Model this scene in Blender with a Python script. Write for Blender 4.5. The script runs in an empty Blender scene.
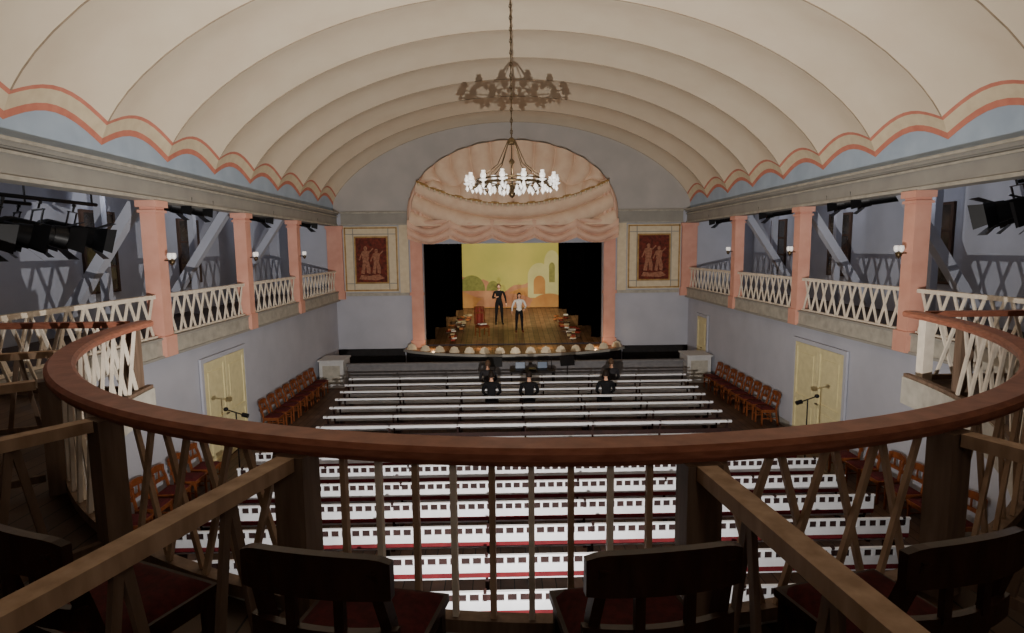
import bpy, bmesh, math, random
from mathutils import Vector, Matrix, Euler
random.seed(7)
pi=math.pi
S=bpy.context.scene
COL=S.collection

# ------------------------------------------------------------ materials
def lin(c):
    c=c/255.0
    return c/12.92 if c<=0.04045 else ((c+0.055)/1.055)**2.4
def L3(c): return (lin(c[0]),lin(c[1]),lin(c[2]),1)
def mat(name,c,rough=0.7,c2=None,scale=6,stretch=(1,1,1),bump=0.0,metal=0,emit=None,es=0,spec=0.3,detail=4):
    m=bpy.data.materials.new(name); m.use_nodes=True
    nt=m.node_tree; b=nt.nodes['Principled BSDF']
    b.inputs['Roughness'].default_value=rough
    b.inputs['Metallic'].default_value=metal
    b.inputs['Specular IOR Level'].default_value=spec
    if c2 is None: c2=tuple(x*0.86 for x in c)
    tc=nt.nodes.new('ShaderNodeTexCoord'); mp=nt.nodes.new('ShaderNodeMapping')
    mp.inputs['Scale'].default_value=stretch
    nz=nt.nodes.new('ShaderNodeTexNoise'); nz.inputs['Scale'].default_value=scale; nz.inputs['Detail'].default_value=detail
    rp=nt.nodes.new('ShaderNodeValToRGB')
    rp.color_ramp.elements[0].color=L3(c2); rp.color_ramp.elements[1].color=L3(c)
    rp.color_ramp.elements[0].position=0.3; rp.color_ramp.elements[1].position=0.7
    nt.links.new(tc.outputs['Object'],mp.inputs['Vector']); nt.links.new(mp.outputs['Vector'],nz.inputs['Vector'])
    nt.links.new(nz.outputs['Fac'],rp.inputs['Fac']); nt.links.new(rp.outputs['Color'],b.inputs['Base Color'])
    if bump>0:
        bp=nt.nodes.new('ShaderNodeBump'); bp.inputs['Strength'].default_value=bump; bp.inputs['Distance'].default_value=0.02
        nt.links.new(nz.outputs['Fac'],bp.inputs['Height']); nt.links.new(bp.outputs['Normal'],b.inputs['Normal'])
    if emit:
        b.inputs['Emission Color'].default_value=L3(emit); b.inputs['Emission Strength'].default_value=es
    return m
def plank_mat(name,c,c2,axis='X',w=0.15,rough=0.5):
    m=mat(name,c,rough,c2,scale=3,stretch=(1,1,1))
    nt=m.node_tree; b=nt.nodes['Principled BSDF']
    tc=nt.nodes.new('ShaderNodeTexCoord'); sp=nt.nodes.new('ShaderNodeSeparateXYZ')
    nt.links.new(tc.outputs['Object'],sp.inputs[0])
    d=nt.nodes.new('ShaderNodeMath'); d.operation='DIVIDE'; d.inputs[1].default_value=w
    nt.links.new(sp.outputs[axis],d.inputs[0])
    f=nt.nodes.new('ShaderNodeMath'); f.operation='FRACT'; nt.links.new(d.outputs[0],f.inputs[0])
    fl=nt.nodes.new('ShaderNodeMath'); fl.operation='FLOOR'; nt.links.new(d.outputs[0],fl.inputs[0])
    wn=nt.nodes.new('ShaderNodeTexWhiteNoise'); wn.noise_dimensions='1D'; nt.links.new(fl.outputs[0],wn.inputs['W'])
    g=nt.nodes.new('ShaderNodeMath'); g.operation='GREATER_THAN'; g.inputs[1].default_value=0.07
    nt.links.new(f.outputs[0],g.inputs[0])
    ma=nt.nodes.new('ShaderNodeMath'); ma.operation='MULTIPLY_ADD'; ma.inputs[1].default_value=0.45; ma.inputs[2].default_value=0.6
    nt.links.new(wn.outputs['Value'],ma.inputs[0])
    mu=nt.nodes.new('ShaderNodeMath'); mu.operation='MULTIPLY'; nt.links.new(ma.outputs[0],mu.inputs[0]); nt.links.new(g.outputs[0],mu.inputs[1])
    mx=nt.nodes.new('ShaderNodeMix'); mx.data_type='RGBA'; mx.blend_type='MULTIPLY'; mx.inputs['Factor'].default_value=1
    src=b.inputs['Base Color'].links[0].from_socket
    nt.links.new(src,mx.inputs[6]); nt.links.new(mu.outputs[0],mx.inputs[7]); nt.links.new(mx.outputs[2],b.inputs['Base Color'])
    return m

M={}
M['vault']=mat('vault_plaster',(232,218,196),0.9,(226,210,187),scale=1.5,spec=0.1)
M['rib']=mat('rib_paint',(170,152,130),0.9)
M['salmon']=mat('salmon_band',(210,138,118),0.8,(198,124,106))
M['salmon2']=mat('salmon_pilaster',(224,168,150),0.7,(212,154,136),scale=3)
M['lune']=mat('lunette_blue',(176,194,214),0.9,(162,180,202),scale=2)
M['wall']=mat('wall_bluegrey',(186,188,200),0.85,(176,178,190),scale=1.2,spec=0.1)
M['gwall']=mat('gallery_wall_blue',(186,190,204),0.9,(172,176,190),scale=1.2,spec=0.1)
M['tymp']=mat('tympanum_grey',(184,180,178),0.9,(172,169,168),scale=1.2,spec=0.1)
M['ent']=mat('entablature_grey',(160,157,150),0.8,(146,143,138),scale=2)
M['ent2']=mat('entablature_light',(184,179,168),0.8)
M['cream']=mat('cream_paint',(222,208,180),0.7,(210,194,166))
M['white']=mat('white_paint',(206,206,206),0.45,(190,190,192),scale=5)
M['benchw']=mat('bench_white',(228,230,236),0.35,(214,216,222),scale=5)
M['benchd']=mat('bench_dark',(52,30,28),0.7,(34,20,20))
M['benchred']=mat('bench_red',(112,32,38),0.8,(88,22,30))
M['lat']=mat('lattice_cream',(236,226,210),0.6,(218,206,190),scale=8)
M['railwood']=mat('rail_wood',(172,112,90),0.42,(140,86,68),scale=5,stretch=(2,2,10),bump=0.05)
M['oak']=mat('oak_beam',(186,158,132),0.6,(150,122,98),scale=5,stretch=(3,3,0.6),bump=0.1)
M['post']=mat('post_wood',(128,106,90),0.6,(98,80,66),scale=4,stretch=(5,5,0.6),bump=0.1)
M['chairw']=mat('chair_wood',(136,76,42),0.45,(102,54,28),scale=8,stretch=(3,3,1))
M['chaird']=mat('chair_darkwood',(58,36,28),0.35,(40,24,18),scale=8,stretch=(3,3,1))
M['redseat']=mat('red_upholstery',(84,22,25),0.85,(60,15,18),scale=40)
M['door']=mat('door_cream',(226,216,172),0.6,(212,202,158))
M['black']=mat('black_cloth',(5,5,6),1.0,(2,2,3),spec=0.0)
M['blackm']=mat('black_metal',(22,22,25),0.4,(13,13,15),metal=0.3)
M['glassy']=mat('lens_glass',(90,100,120),0.1,(60,70,90),spec=0.8)
M['darkgrey']=mat('dark_panel',(40,38,40),0.7,(28,26,28))
M['ledge']=mat('orchestra_panel',(126,124,126),0.7,(110,108,112))
M['floorp']=plank_mat('parterre_floor_planks',(108,82,66),(80,60,48),'X',0.2)
M['galfloor']=plank_mat('gallery_floor_planks',(96,76,60),(70,54,42),'X',0.16)
M['stagefl']=plank_mat('stage_planks',(170,132,98),(134,100,72),'X',0.22,0.35)
M['drape']=mat('drape_cream_pink',(234,210,186),0.9,(224,194,170),scale=3,spec=0.1)
M['drape2']=mat('drape_rose',(228,194,172),0.9,(216,178,158),scale=3,spec=0.1)
M['gold']=mat('gilt_trim',(186,150,92),0.5,(150,116,64))
M['paintred']=mat('painting_red',(124,52,38),0.7,(70,30,24),scale=9)
M['paintfig']=mat('painting_figures',(176,124,98),0.7,(128,78,60),scale=12)
M['sky']=mat('backdrop_sky',(214,200,112),0.9,(186,182,104),scale=0.5)
M['hill1']=mat('backdrop_hill_ochre',(212,160,98),0.9,(182,126,76),scale=1)
M['hill2']=mat('backdrop_hill_pink',(204,152,118),0.9,(176,120,92),scale=1)
M['tower']=mat('backdrop_tower',(222,214,156),0.9,(202,196,138),scale=1)
M['towerd']=mat('backdrop_shade',(160,156,92),0.9)
M['tree']=mat('backdrop_green',(150,150,84),0.9,(124,124,70))
M['brass']=mat('brass',(104,88,64),0.35,(70,58,42),metal=0.8)
M['crystal']=mat('white_glass_shade',(246,244,240),0.2,(226,226,226),emit=(255,248,238),es=0.45,spec=0.6)
M['skin']=mat('skin',(222,176,150),0.6,(208,158,132),scale=20)
M['hair']=mat('hair_dark',(40,28,22),0.7,(24,16,12),scale=60)
M['hairg']=mat('hair_brown',(96,72,54),0.7,(70,52,38),scale=60)
M['suit']=mat('dark_suit',(20,20,25),0.9,(13,13,16))
M['suitg']=mat('grey_suit',(48,46,50),0.85,(38,36,40))
M['trouser']=mat('black_trousers',(22,22,28),0.9)
M['jacket']=mat('white_jacket',(240,238,234),0.8,(222,220,216))
M['shoe']=mat('shoes',(110,28,26),0.4)
M['shoeb']=mat('black_shoes',(20,18,18),0.4)
M['eye']=mat('eye_white',(236,236,232),0.3)
M['iris']=mat('iris_dark',(36,24,18),0.2)
M['lip']=mat('lips',(176,90,84),0.5)
M['paper']=mat('paper',(236,230,214),0.8)
M['bookr']=mat('book_red',(140,54,42),0.7); M['booko']=mat('book_orange',(196,126,76),0.7); M['bookb']=mat('book_tan',(190,170,130),0.7)
M['bookg']=mat('book_brown',(96,72,52),0.7)
M['screen']=mat('laptop_screen',(60,70,84),0.3,emit=(150,180,220),es=0.1)
M['winframe']=mat('window_frame',(84,64,54),0.6)
M['winglass']=mat('window_glass',(70,64,58),0.15,(50,46,44),spec=0.7)

# ------------------------------------------------------------ mesh builder
class MB:
    def __init__(s): s.v=[];s.f=[];s.m=[];s.mats=[];s.sm=[]
    def mi(s,k):
        if k not in s.mats: s.mats.append(k)
        return s.mats.index(k)
    def add(s,vs,fs,k,smooth=False,T=None):
        o=len(s.v); i=s.mi(k)
        for p in vs:
            p=Vector(p)
            if T is not None: p=T@p
            s.v.append(p)
        for f in fs:
            s.f.append([a+o for a in f]); s.m.append(i); s.sm.append(smooth)
    def box(s,c,d,k,T=None,R=None):
        x,y,z=d[0]/2,d[1]/2,d[2]/2
        vs=[Vector((a*x,b*y,e*z)) for a in(-1,1) for b in(-1,1) for e in(-1,1)]
        if R is not None: vs=[R@p for p in vs]
        vs=[p+Vector(c) for p in vs]
        s.add(vs,[(0,1,3,2),(4,6,7,5),(0,4,5,1),(2,3,7,6),(0,2,6,4),(1,5,7,3)],k,T=T)
    def bx(s,x0,x1,y0,y1,z0,z1,k,T=None):
        s.box(((x0+x1)/2,(y0+y1)/2,(z0+z1)/2),(abs(x1-x0),abs(y1-y0),abs(z1-z0)),k,T)
    def beam(s,p0,p1,w,h,k,up=(0,0,1),T=None):
        p0=Vector(p0);p1=Vector(p1);d=(p1-p0).normalized();u=Vector(up)
        if abs(d.dot(u))>0.98: u=Vector((0,1,0))
        a=d.cross(u).normalized(); b=a.cross(d).normalized()
        vs=[]
        for p in(p0,p1):
            for i,j in((-1,-1),(1,-1),(1,1),(-1,1)): vs.append(p+a*i*w/2+b*j*h/2)
        s.add(vs,[(0,1,2,3),(7,6,5,4),(0,4,5,1),(1,5,6,2),(2,6,7,3),(3,7,4,0)],k,T=T)
    def cyl(s,p0,p1,r0,k,r1=None,n=12,T=None,smooth=True):
        if r1 is None:r1=r0
        p0=Vector(p0);p1=Vector(p1);d=(p1-p0).normalized();u=Vector((0,0,1))
        if abs(d.z)>0.98:u=Vector((1,0,0))
        a=d.cross(u).normalized();b=a.cross(d)
        vs=[]
        for p,r in((p0,r0),(p1,r1)):
            for i in range(n):
                t=2*pi*i/n; vs.append(p+a*math.cos(t)*r+b*math.sin(t)*r)
        fs=[(i,(i+1)%n,n+(i+1)%n,n+i) for i in range(n)]
        s.add(vs,fs,k,smooth,T); s.add(vs,[tuple(range(n))[::-1],tuple(range(n,2*n))],k,False,T)
    def lathe(s,c,prof,k,n=16,T=None):
        vs=[];c=Vector(c)
        for r,z in prof:
            for i in range(n):
                t=2*pi*i/n; vs.append(c+Vector((math.cos(t)*r,math.sin(t)*r,z)))
        fs=[]
        for j in range(len(prof)-1):
            for i in range(n): fs.append((j*n+i,j*n+(i+1)%n,(j+1)*n+(i+1)%n,(j+1)*n+i))
        s.add(vs,fs,k,True,T)
    def sph(s,c,r,k,n=12,m=8,T=None):
        if not hasattr(r,'__len__'): r=(r,r,r)
        vs=[];c=Vector(c)
        for j in range(m+1):
            a=pi*j/m
            for i in range(n):
                t=2*pi*i/n; vs.append(c+Vector((math.cos(t)*math.sin(a)*r[0],math.sin(t)*math.sin(a)*r[1],math.cos(a)*r[2])))
        fs=[(j*n+i,(j+1)*n+i,(j+1)*n+(i+1)%n,j*n+(i+1)%n) for j in range(m) for i in range(n)]
        s.add(vs,fs,k,True,T)
    def grid(s,fn,nu,nv,k,smooth=True,T=None):
        vs=[fn(i/nu,j/nv) for j in range(nv+1) for i in range(nu+1)]
        fs=[(j*(nu+1)+i,j*(nu+1)+i+1,(j+1)*(nu+1)+i+1,(j+1)*(nu+1)+i) for j in range(nv) for i in range(nu)]
        s.add(vs,fs,k,smooth,T)
    def tube(s,pts,r,k,n=6,closed=False,T=None):
        pts=[Vector(p) for p in pts];N=len(pts);vs=[]
        for i,p in enumerate(pts):
            if closed: d=(pts[(i+1)%N]-pts[i-1])
            else: d=pts[min(i+1,N-1)]-pts[max(i-1,0)]
            d.normalize();u=Vector((0,0,1))
            if abs(d.z)>0.95:u=Vector((1,0,0))
            a=d.cross(u).normalized();b=a.cross(d)
            rr=r[i] if hasattr(r,'__len__') else r
            for q in range(n):
                t=2*pi*q/n; vs.append(p+a*math.cos(t)*rr+b*math.sin(t)*rr)
        fs=[]
        for i in range(N if closed else N-1):
            j=(i+1)%N
            for q in range(n): fs.append((i*n+q,i*n+(q+1)%n,j*n+(q+1)%n,j*n+q))
        s.add(vs,fs,k,True,T)
    def sweep(s,pts,sec,k,smooth=False):
        pts=[Vector(p) for p in pts];N=len(pts);n=len(sec);vs=[]
        for i,p in enumerate(pts):
            d=pts[min(i+1,N-1)]-pts[max(i-1,0)];d.z=0;d.normalize();a=Vector((d.y,-d.x,0))
            for o,z in sec: vs.append(p+a*o+Vector((0,0,z)))
        fs=[]
        for i in range(N-1):
            for q in range(n): fs.append((i*n+q,i*n+(q+1)%n,(i+1)*n+(q+1)%n,(i+1)*n+q))
        fs.append(tuple(range(n)));fs.append(tuple((N-1)*n+q for q in range(n))[::-1])
        s.add(vs,fs,k,smooth)
    def prism(s,poly,z0,z1,k,ax='z'):
        n=len(poly)
        def P(a,b,c):
            return (a,b,c) if ax=='z' else ((a,c,b) if ax=='y' else (c,a,b))
        vs=[P(a,b,z0) for a,b in poly]+[P(a,b,z1) for a,b in poly]
        fs=[tuple(range(n)),tuple(range(n,2*n))[::-1]]+[(i,(i+1)%n,n+(i+1)%n,n+i) for i in range(n)]
        s.add(vs,fs,k)
    def mesh(s,name):
        me=bpy.data.meshes.new(name)
        me.from_pydata([tuple(p) for p in s.v],[],s.f)
        for k in s.mats: me.materials.append(M[k])
        for i,p in enumerate(me.polygons): p.material_index=s.m[i]; p.use_smooth=s.sm[i]
        bm=bmesh.new();bm.from_mesh(me);bmesh.ops.recalc_face_normals(bm,faces=bm.faces);bm.to_mesh(me);bm.free()
        return me
    def build(s,name,loc=(0,0,0),rot=0):
        o=bpy.data.objects.new(name,s.mesh(name));COL.objects.link(o);o.location=loc;o.rotation_euler=(0,0,rot);return o
def inst(me,name,loc,rot=0):
    o=bpy.data.objects.new(name,me);COL.objects.link(o);o.location=loc;o.rotation_euler=(0,0,rot);return o

# ------------------------------------------------------------ key dims
W=7.04; YB=-3.4; YF=23.2; GF=3.1; GB=2.88; RT=3.98; EB=5.76; ET=6.30; GX=9.6
CX=-0.15; CY=7.6; RA=4.72; RB=5.25; YA=7.05
COLSD={-1:[3.3,7.1,11.15,14.95,18.65],1:[3.0,6.9,10.5,14.5,18.45]}
BAY=1.9

# ------------------------------------------------------------ floor & walls
b=MB(); b.bx(-W-.3,W+.3,YB,YF,-.2,0,'floorp'); b.build('floor')
for sgn,nm in((-1,'left'),(1,'right')):
    b=MB()
    b.bx(sgn*(W+.02),sgn*(W+.3),YB,YF,0,GB-.01,'wall'); b.build('wall_'+nm)
    b=MB()
    b.bx(sgn*(W-.0),sgn*(W+.02),YB,YF,0,.18,'ent'); b.build('baseboard_'+nm)
    b=MB()
    b.bx(sgn*GX,sgn*(GX+.2),YB,YF,GB,7.2,'gwall')
    b.build('wall_gallery_'+nm)
    b=MB()
    b.bx(sgn*(W+.2),sgn*(GX+.2),YB,YF,6.25,6.4,'gwall'); b.build('ceiling_gallery_'+nm)
    b=MB()
    b.bx(sgn*(W-.06),sgn*GX,YA+.0,YF,GB,GF,'galfloor'); b.build('floor_gallery_'+nm)
    b=MB()
    b.bx(sgn*(W-.10),sgn*(W-.06),YA+.04,YF,GB-.02,GF+.06,'ent2')
    b.bx(sgn*(W-.13),sgn*(W-.06),YA+.04,YF,GF+.06,GF+.1,'ent')
    b.bx(sgn*(W-.13),sgn*(W-.0),YA+.04,YF,GB-.07,GB-.02,'ent')
    b.build('trim_gallery_'+nm)
    b=MB()
    b.bx(sgn*(W-.12),sgn*(W+.2),YB,YF,EB,ET,'ent')
    b.bx(sgn*(W-.16),sgn*(W-.12),YB,YF,EB,EB+.06,'ent2')
    b.bx(sgn*(W-.17),sgn*(W-.12),YB,YF,ET-.20,ET-.16,'ent2')
    b.bx(sgn*(W-.24),sgn*(W-.12),YB,YF,ET-.05,ET,'ent2')
    b.bx(sgn*(W-.19),sgn*(W-.12),YB,YF,ET-.11,ET-.05,'ent')
    b.build('trim_entablature_'+nm)

b=MB(); b.bx(-GX-.2,GX+.2,YB-.2,YB,0,10.4,'wall'); b.build('wall_back')

TE=math.degrees(math.acos((CY-YA)/RB))
def circ(th): return (CX+RA*math.sin(th), CY-RB*math.cos(th))
poly=[(-GX,YB),(GX,YB),(GX,YA)]
N=48
for i in range(N+1):
    t=math.radians(TE-2*TE*i/N); poly.append(circ(t))
poly+= [(-GX,YA)]
b=MB(); b.prism(poly,GB,GF,'galfloor')
b.build('floor_gallery_rear')
path=[(*circ(math.radians(-TE+2*TE*i/64)),0) for i in range(65)]
b=MB()
b.sweep([(x,y,GB) for x,y,_ in path],[(0,-.06),(-.05,-.06),(-.05,.28),(0,.28)],'ent2')
for s in(-1,1):
    b.bx(CX+s*(RA-.02),s*(W-.14),YA+.0,YA+.05,GB-.06,GF+.06,'ent2')
b.build('trim_gallery_rear')

# vault ---------------------------------------------------------------
SP=6.56; AP=9.70; EXP=.66
def bulge(y):
    fr=((YF-y)/BAY)%1.0
    return math.sin(pi*fr)
ys=[]
nb=14; sub=10
for k in range(nb):
    for j in range(sub): ys.append(YF-BAY*(k+j/sub))
ys.append(YF-BAY*nb)
ts=[0,.035,.10,.118,.15,.2,.27,.35,.45]
xs=[]
for t in ts: xs.append(math.sqrt(max(0,1-t**(1/EXP))))
xl=xs[-1]
for i in range(1,17): xs.append(xl*(1-i/16))
full=[-x for x in xs]+[x for x in reversed(xs[:-1])]
b=MB()
vs=[]
for y in ys:
    bu=bulge(y); zs=SP+.30*bu; ap=AP+.13*bu
    for xn in full:
        h=max(0,1-xn*xn)**EXP
        vs.append((xn*W,y,zs+(ap-zs)*h))
nx=len(full)
fm={'salmon':[], 'vault':[], 'cream':[]}
for j in range(len(ys)-1):
    for i in range(nx-1):
        e=min(i,nx-2-i)
        k='salmon' if e in(0,2) else ('cream' if e==1 else 'vault')
        fm[k].append((j*nx+i,j*nx+i+1,(j+1)*nx+i+1,(j+1)*nx+i))
b.v=[Vector(p) for p in vs]
for k,fs in fm.items():
    mi=b.mi(k)
    for f in fs: b.f.append(list(f)); b.m.append(mi); b.sm.append(False)
vault=b.build('ceiling_vault')
for p in vault.data.polygons: p.use_smooth=True
me=vault.data
for e in me.edges:
    y0=me.vertices[e.vertices[0]].co.y; y1=me.vertices[e.vertices[1]].co.y
    if abs(y0-y1)<1e-4:
        fr=((YF-y0)/BAY)
        if abs(fr-round(fr))<1e-3: e.use_edge_sharp=True
b=MB()
for k in range(0,nb):
    y=YF-BAY*k
    pts=[]
    for xn in full[3:-3]:
        h=max(0,1-xn*xn)**EXP
        pts.append((xn*W,y,SP+(AP-SP)*h-.004))
    b.tube(pts,.012,'rib',n=5)
b.build('trim_vault_ribs')
for sgn,nm in((-1,'left'),(1,'right')):
    b=MB();vs=[];fs=[]
    for y in ys:
        vs+= [(sgn*(W+.005),y,ET-.02),(sgn*(W+.005),y,SP+.30*bulge(y)+.02)]
    for j in range(len(ys)-1): fs.append((2*j,2*j+1,2*j+3,2*j+2))
    b.add(vs,fs,'lune'); b.build('wall_lunette_'+nm)

# columns -------------------------------------------------------------
cb=MB()
w=.29
cb.bx(-w/2,w/2,-w/2,w/2,GB-.05,EB-.02,'salmon2')
cb.bx(-w/2-.04,w/2+.04,-w/2-.04,w/2+.04,GB-.05,GF+.12,'salmon2')
cb.bx(-w/2-.03,w/2+.03,-w/2-.03,w/2+.03,EB-.22,EB-.17,'salmon2')
cb.bx(-w/2-.05,w/2+.05,-w/2-.05,w/2+.05,EB-.12,EB-.0,'salmon2')
cme=cb.mesh('gallery_column')
for sgn in(-1,1):
    for y in COLSD[sgn]: inst(cme,'gallery_column',(sgn*(W+.0),y,0))
pb=MB(); pb.bx(-.3,.3,-.12,.0,GB,EB,'salmon2'); pb.bx(-.34,.34,-.16,0,EB-.12,EB,'salmon2'); pb.bx(-.34,.34,-.15,0,GB,GF+.12,'salmon2')
pme=pb.mesh('corner_pilaster')
for sgn in(-1,1): inst(pme,'corner_pilaster',(sgn*(W-.02),YF-.005,0))

# side gallery lattice ------------------------------------------------
def lattice(b,P,s0,s1,k,zb,zt,pitch=.36,lean=.26,w=.03,t=.022,off=.014):
    n=max(1,round((s1-s0)/pitch)); pt=(s1-s0)/n
    for i in range(n):
        a=s0+pt*i+(pt-lean)/2; c=a+lean
        p0=P(a);p1=P(c)
        d=Vector((p1[0]-p0[0],p1[1]-p0[1],0)).normalized(); nrm=Vector((d.y,-d.x,0))
        q=[(p0,p1,1),(p1,p0,-1)]
        for A,B,sg in q:
            A3=Vector((A[0],A[1],zb))+nrm*off*sg;B3=Vector((B[0],B[1],zt))+nrm*off*sg
            b.beam(A3,B3,t,w,k,up=d)
for sgn in(-1,1):
    C=COLSD[sgn]
    segs=[(7.36,C[2]-.2)]+[(C[i]+.2,C[i+1]-.2) for i in(2,3)]+[(C[4]+.2,YF-.2)]
    for a,c in segs:
        b=MB()
        lattice(b,lambda s:(sgn*(W-.0),s),a,c,'lat',GF+.12,RT-.03,pitch=.36,lean=.28,w=.05)
        b.bx(sgn*W-.06,sgn*W+.06,a,c,RT-.04,RT+.03,'lat')
        b.bx(sgn*W-.04,sgn*W+.04,a,c,GF+.101,GF+.14,'lat')
        b.build('gallery_balustrade')

# rear horseshoe balustrade -------------------------------------------
b=MB()
railp=[(*circ(math.radians(-TE+2*TE*i/96)),RT-.03) for i in range(97)]
sec=[(-.08,-.035),(.08,-.035),(.095,-.01),(.095,.02),(.07,.04),(-.07,.04),(-.095,.02),(-.095,-.01)]
b.sweep(railp,sec,'railwood')
b.sweep([(x,y,GF+.07) for x,y,_ in railp],[(-.035,-.03),(.035,-.03),(.035,.03),(-.035,.03)],'post')
posts=[-82,-65,-48.5,-32,-15.8,5.0,21.3,38,55.5,73]
def Pc(s):
    return circ(s)
def outn(th):
    return Vector((math.sin(th)/RA,-math.cos(th)/RB)).normalized()
def circo(th,off):
    x,y=circ(th); n=outn(th); return (x+off*n.x,y+off*n.y)
def nang(th):
    n=outn(th); return math.atan2(n.x,-n.y)
for th in posts:
    t=math.radians(th); x,y=circo(t,.07)
    b.box((x,y,(GF+RT-.06)/2),(.15,.12,RT-.06-GF),'post',R=Matrix.Rotation(nang(t),3,'Z'))
for i in range(len(posts)-1):
    a,c=posts[i],posts[i+1]; s0=math.radians(a)+.022; s1=math.radians(c)-.022
    if i==4:
        n=9
        for j in range(n):
            s=s0+(s1-s0)*(j+.5)/n; x,y=Pc(s)
            b.box((x,y,(GF+.1+RT-.06)/2),(.026,.03,RT-.06-GF-.1),'lat' if j%2==1 else 'oak',R=Matrix.Rotation(nang(s),3,'Z'))
    else:
        k='lat' if (a<-47 or a>37) else 'oak'
        lattice(b,Pc,s0,s1,k,GF+.1,RT-.06,pitch=(.30 if k=='oak' else .24)/5,lean=.24/5,w=.03 if k=='oak' else .045)
b.build('horseshoe_balustrade')
for sgn in(-1,1):
    b=MB(); x0=CX+sgn*(RA+.12); x1=sgn*(W-.22); xa,xb=min(x0,x1),max(x0,x1); ya=YA-.1
    b.bx(xa,xb,ya-.05,ya+.05,RT-.06,RT+.01,'railwood')
    b.bx(xa,xb,ya-.03,ya+.03,GF+.04,GF+.1,'post')
    lattice(b,lambda s:(s,ya),xa+.1,xb-.1,'lat',GF+.1,RT-.06,pitch=.3,lean=.24,w=.035)
    b.box((x0,ya,(GF+RT-.06)/2),(.12,.12,RT-.06-GF),'lat')
    b.build('arm_balustrade')
for th in posts[1:9]:
    t=math.radians(th); b=MB()
    L=2.6 if abs(th)<20 else 2.2
    p0=circo(t,.14); p1=circo(t,L)
    b.beam((*p0,RT-.085),(*p1,RT-.085),.085,.06,'oak')
    n=int(L/.22)
    b.beam((*p0,GF+.12),(*p1,GF+.12),.04,.05,'post')
    d=Vector((p1[0]-p0[0],p1[1]-p0[1],0)).normalized()
    for j in range(1,n):
        c=Vector((*p0,0))+d*(j*.22)
        b.beam(c+Vector((0,0,GF+.12)),c+d*(.10 if j%2 else -.10)+Vector((0,0,RT-.11)),.022,.035,'post',up=d)
    b.box((p1[0],p1[1],(GF+RT-.1)/2),(.09,.09,RT-.1-GF),'post',R=Matrix.Rotation(nang(t),3,'Z'))
    b.build('seating_partition')

# gallery struts & windows ------------------------------
for sgn in(-1,1):
    for y in(7.9,11.8,15.5,19.3):
        b=MB(); b.beam((sgn*(GX-.15),y,GF+.15),(sgn*(W+.45),y,6.1),.2,.22,'gwall',up=(0,1,0)) 
        b.build('roof_strut')
        b=MB(); b.beam((sgn*(W+2.0),y+.9,GF+.0),(sgn*(W+2.0),y+.9,6.24),.16,.16,'gwall',up=(0,1,0)); b.build('timber_post')
    wi=0
    for y in(9.5,13.4,17.2,21):
        b=MB(); xw=sgn*(GX-.03); wi+=1
        b.bx(xw-.02,xw+.02,y-.5,y+.5,3.95,5.7,'winglass')
        for yy in(-.52,.52,0): b.bx(xw-.03,xw+.03,y+yy-.04,y+yy+.04,3.9,5.75,'winframe')
        for zz in(3.93,4.5,5.1,5.72): b.bx(xw-.028,xw+.028,y-.54,y+.54,zz-.03,zz+.03,'winframe')
        b.build('window_%d'%(wi+(4 if sgn>0 else 0)))

# doors ---------------------------------------------------------------
def door(sgn,y0,y1,zt,nm,leaves=2):
    b=MB(); x=sgn*(W+.0)
    def X(d0,d1): return (x-sgn*d0, x-sgn*d1)
    a,c=X(0,.05)
    b.bx(a,c,y0-.1,y0,0,zt+.1,'wall');b.bx(a,c,y1,y1+.1,0,zt+.1,'wall');b.bx(a,c,y0,y1,zt,zt+.1,'wall')
    b.bx(*X(.0,.02),y0,y1,0.01,zt,'door')
    lw=(y1-y0)/leaves
    for i in range(leaves):
        l0=y0+lw*i; l1=l0+lw
        for q in(l0+.01,l1-.1): b.bx(*X(.02,.045),q,q+.09,.01,zt-.005,'door')
        for z in(.02,.95,zt-.13): b.bx(*X(.02,.043),l0+.05,l1-.05,z,z+.12,'door')
        b.bx(*X(.02,.035),l0+.2,l1-.2,.25,.85,'door');b.bx(*X(.02,.035),l0+.2,l1-.2,1.18,zt-.25,'door')
    ym=(y0+y1)/2
    b.cyl((x-sgn*.045,ym-.06,1.05),(x-sgn*.1,ym-.06,1.05),.012,'brass'); b.beam((x-sgn*.1,ym-.06,1.05),(x-sgn*.1,ym-.2,1.05),.015,.02,'brass')
    b.build(nm)
door(-1,12.5,14.5,2.4,'door_1'); door(1,12.4,14.5,2.4,'door_2')
door(1,20.9,21.9,2.2,'door_3',1)

# proscenium wall -------------------------------------------------------
OP=3.58; OT=5.03
b=MB()
for s in(-1,1):
    b.bx(s*OP,s*(GX+.2),YF,YF+.3,0,ET,'wall')
b.bx(-OP,OP,YF,YF+.3,OT,ET,'wall')
ty=[(-W-.02,ET)]
for xn in full:
    ty.append((xn*W,SP+.02+(AP+.03-SP)*max(0,1-xn*xn)**EXP))
ty.append((W+.02,ET))
b.prism(ty,YF,YF+.3,'tymp','y')
b.build('wall_proscenium')
b=MB()
for s in(-1,1):
    b.bx(s*4.15,s*W-s*.3,YF-.1,YF,EB+.02,ET,'ent'); b.bx(s*4.15,s*W-s*.3,YF-.16,YF-.1,ET-.07,ET,'ent2'); b.bx(s*4.15,s*W-s*.3,YF-.13,YF-.1,EB+.02,EB+.07,'ent2')
b.build('trim_proscenium_frieze')
b=MB()
for s in(-1,1):
    b.bx(s*4.15,s*W-s*.4,YF-.06,YF,GF-.1,GF+.02,'ent2')
b.build('trim_proscenium_dado')
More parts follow.
